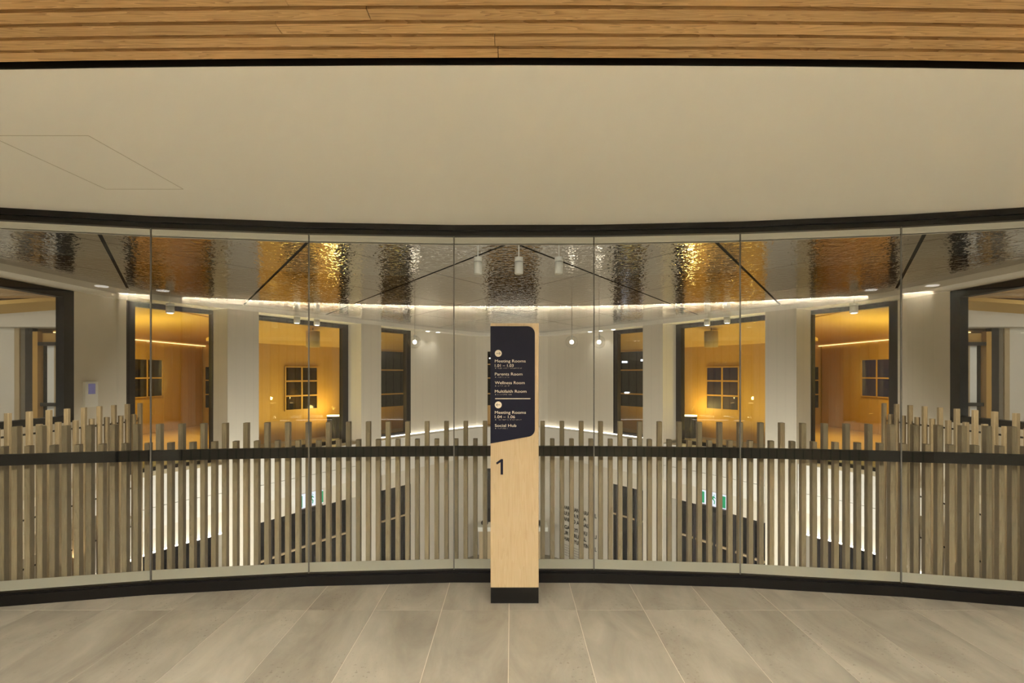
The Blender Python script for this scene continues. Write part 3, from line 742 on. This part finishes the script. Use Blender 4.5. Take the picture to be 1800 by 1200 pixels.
# ------------------------------------------------------------------ room furniture
for s in (-1, 1):
    nm = SIDE[s]
    # drum pendant
    Y = 12.95; X = s*(.350)*Y
    dz0, dz1 = 1.6+.048*Y, 1.6+.076*Y
    g = empty('drum_pendant', (X, Y, dz1)); tag(g, 'beige fabric drum pendant hanging in the honey room on the %s' % nm, 'pendant lamp')
    MB().lathe(X, Y, [(.152, dz0), (.152, dz1)], 28).obj('shade', 'drum', g, True)
    MB().rod((X, Y, dz1-.02), (X, Y, dz1+.16), .008).obj('cable', 'black', g)
    # floor lamp: dark fluted drum with open glowing top
    p = at(offset(PA, 1.45), -.3135); X, Y = s*(-p[0]), p[1]
    g = empty('floor_lamp', (X, Y, 0)); tag(g, 'short dark fluted floor lamp throwing a yellow glow on the %s honey wall' % nm, 'lamp')
    MB().lathe(X, Y, [(.13, 0), (.15, .02), (.15, .53), (.13, .55)], 28).obj('base', 'black', g, True)
    m = MB()
    for q in range(18):
        a = 2*math.pi*q/18; m.box(X+.155*math.cos(a), Y+.155*math.sin(a), .27, .014, .014, .52, a)
    m.obj('fluting', 'frame', g)
    MB().lathe(X, Y, [(.165, .55), (.165, .575)], 28).obj('rim', emit('lamp_rim', (1, .75, .35, 1), 6), g)
    lamp('floor_lamp_light', 'POINT', (X, Y, .74), 22, (1, .74, .22), None, .06)
    lamp('floor_lamp_light', 'POINT', (X-s*.1, Y-.28, .2), 1.0, (1, .74, .22), None, .06)
    # room lights
    lamp('room_lamp', 'AREA', (s*8.0, 14.2, 2.55), 80, (1, .87, .28), (s*8.0, 14.3, 0), 1.6)
    lamp('room_lamp', 'AREA', (s*7.3, 11.2, 1.0), 55, (1, .87, .28), (s*7.6, 12, 2.8), .8)
    for (u, e) in ((-.40, 17), (-.33, 9), (-.2, 6)):
        p = at(offset(PA, 1.0), u)
        lamp('room_lamp', 'AREA', (s*(-p[0]), p[1], .25), e, (1, .82, .19), (s*(-p[0]), p[1]+.3, 2.6), .5)
    lamp('outer_room_fill', 'AREA', (s*8.8, 6.2, .6), 30, WARM, (s*8.8, 7.6, 2.8), .8)  # unseen, faces up; added to lighten the slatted ceiling
    lamp('outer_room_fill', 'AREA', (s*8.4, 7.2, 2.6), 34, WARM, (s*8.4, 8.2, 0), .8)
    lamp('landing_lamp', 'SPOT', (s*4.3, 5.0, 2.66), 300, (1, .86, .62), (s*4.95, 6.4, .4), .04, 70, .8)
    lamp('stair_lamp', 'AREA', (s*5.5, 6.4, -.2), 12, WARMER, (s*5.0, 6.4, .8), .15, size_y=2.4)
# wall intercom on the left
p = at(PB, -.743); a = at(PB, -.757); b = at(PB, -.729)
g = empty('intercom_panel', (p[0], p[1], 1.44)); tag(g, 'white wall intercom with a small lilac screen on the left white wall', 'intercom')
d = Vector((b[0]-a[0], b[1]-a[1])); rot = math.atan2(d.y, d.x)
MB().box(p[0]+.01, p[1], 1.31, d.length*.82, .05, .37, rot).obj('housing', 'white', g)
MB().box(p[0]+.038, p[1], 1.39, d.length*.42, .006, .15, rot).obj('screen', emit('lilac_screen', rgb(128, 120, 160), .5), g)

# ------------------------------------------------------------------ lower storey things
cn = empty('reception_counter', (0, 16.7, -4)); tag(cn, 'pale low reception counter behind the foot of the sign', 'counter')
MB().box(0, 16.7, -3.46, 1.9, .5, 1.08).obj('body', 'maple', cn); MB().box(0, 16.68, -2.86, 2.06, .6, .12).obj('top', 'ledge', cn)
for s in (-1, 1):
    v = MB().lathe(s*.80, 16.6, [(.05, -2.80), (.10, -2.76), (.11, -2.70), (.06, -2.66)], 16).obj('bowl', 'black', None, True)
    tag(v, 'small dark bowl on the %s end of the reception counter' % SIDE[s], 'bowl')
# exit signs on the recessed band
for s in (-1, 1):
    pth = offset(PA, .06); a, b = at(pth, -.377), at(pth, -.333); a, b = mir([a, b], s)
    if s > 0: a, b = b, a
    a, b = Vector(a), Vector(b); d = (b-a).normalized(); n = Vector((d.y, -d.x)); rot = math.atan2(d.y, d.x); c = (a+b)/2; W = (b-a).length
    g = empty('exit_sign', (c.x, c.y, -1.0)); tag(g, 'lit green and white exit sign under the %s slab edge' % SIDE[s], 'exit sign')
    def bx(dx, dz, sx, sz, dep, th, nm_, mat):
        p = c+d*dx+n*dep; return MB().box(p.x, p.y, -1.03+dz, sx, th, sz, rot).obj(nm_, mat, g)
    bx(0, 0, W, .28, 0, .04, 'face', 'exitwhite'); bx(-W/2+.055, 0, .10, .24, .022, .006, 'green_field', 'exitgreen'); bx(W/2-.055, 0, .10, .24, .022, .006, 'green_field', 'exitgreen')
    bx(0, -.21, W*.9, .09, 0, .07, 'housing', 'black')
    mm = MB()      # running figure
    for (x0, z0, x1, z1, r_) in ((0, .02, .03, .07, .016), (0, .02, .05, -.03, .012), (.05, -.03, .04, -.09, .011), (0, .02, -.04, -.02, .012), (-.04, -.02, -.09, -.03, .011), (.03, .065, .07, .03, .009), (.03, .065, -.02, .05, .009), (-.02, .05, -.045, .02, .009), (.042, .098, .044, .10, .018)):
        q0 = c+d*x0+n*.024; q1 = c+d*x1+n*.024; mm.rod((q0.x, q0.y, -1.03+z0), (q1.x, q1.y, -1.03+z1), r_, 6)
    mm.obj('running_figure', 'exitgreen', g)
# wall lettering on the lower right wall
pth = offset(PA, .49); a, b = at(pth, -.155), at(pth, -.088); a2 = Vector((-b[0], b[1])); b2 = Vector((-a[0], a[1]))
d = (b2-a2).normalized(); rot = math.atan2(d.y, d.x); n = Vector((d.y, -d.x)); W = (b2-a2).length
g = empty('wall_lettering', (a2.x, a2.y, -2.4)); tag(g, 'block of black capital lettering on the pale lower wall right of the sign', 'lettering')
o2 = a2+n*.012
tl = ['WARAMAN BARANAL', 'GULNGA RADA', 'BANMAD AL GAL', 'NGARAYI ADU ATU', 'BUR BARUMAL', 'DHANG YUMAYIN GAL']
zz = -2.43
for i, tx in enumerate(tl):
    if i == 3: zz -= .06
    text(tx, o2.x, zz-i*.175, W*(.92 if len(tx) > 13 else .72 if len(tx) > 11 else .66), .115, 'ink', g, o2.y, 'lettering', bold=.02, rotz=rot)
for i in range(5):
    text('lorem ipsum'.replace('lorem ipsum', 'warami wellamabamiyui'), o2.x, zz-1.02-i*.075, W*.52, .03, 'ink', g, o2.y, 'small_lettering', rotz=rot)

# glowing bars on the right inner room's opaque panes, imitating cool lights in glass
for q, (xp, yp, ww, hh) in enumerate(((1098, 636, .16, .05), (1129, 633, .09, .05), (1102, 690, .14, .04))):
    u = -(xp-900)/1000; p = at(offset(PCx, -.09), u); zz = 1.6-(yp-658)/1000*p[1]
    o = MB().box(-p[0], p[1], zz, ww, .02, hh).obj('glint_bar', 'cool'); tag(o, 'small glowing bar imitating a cold white light in the dark glazing of the right inner room, %s' % ('upper left', 'upper right', 'lower')[q], 'light')
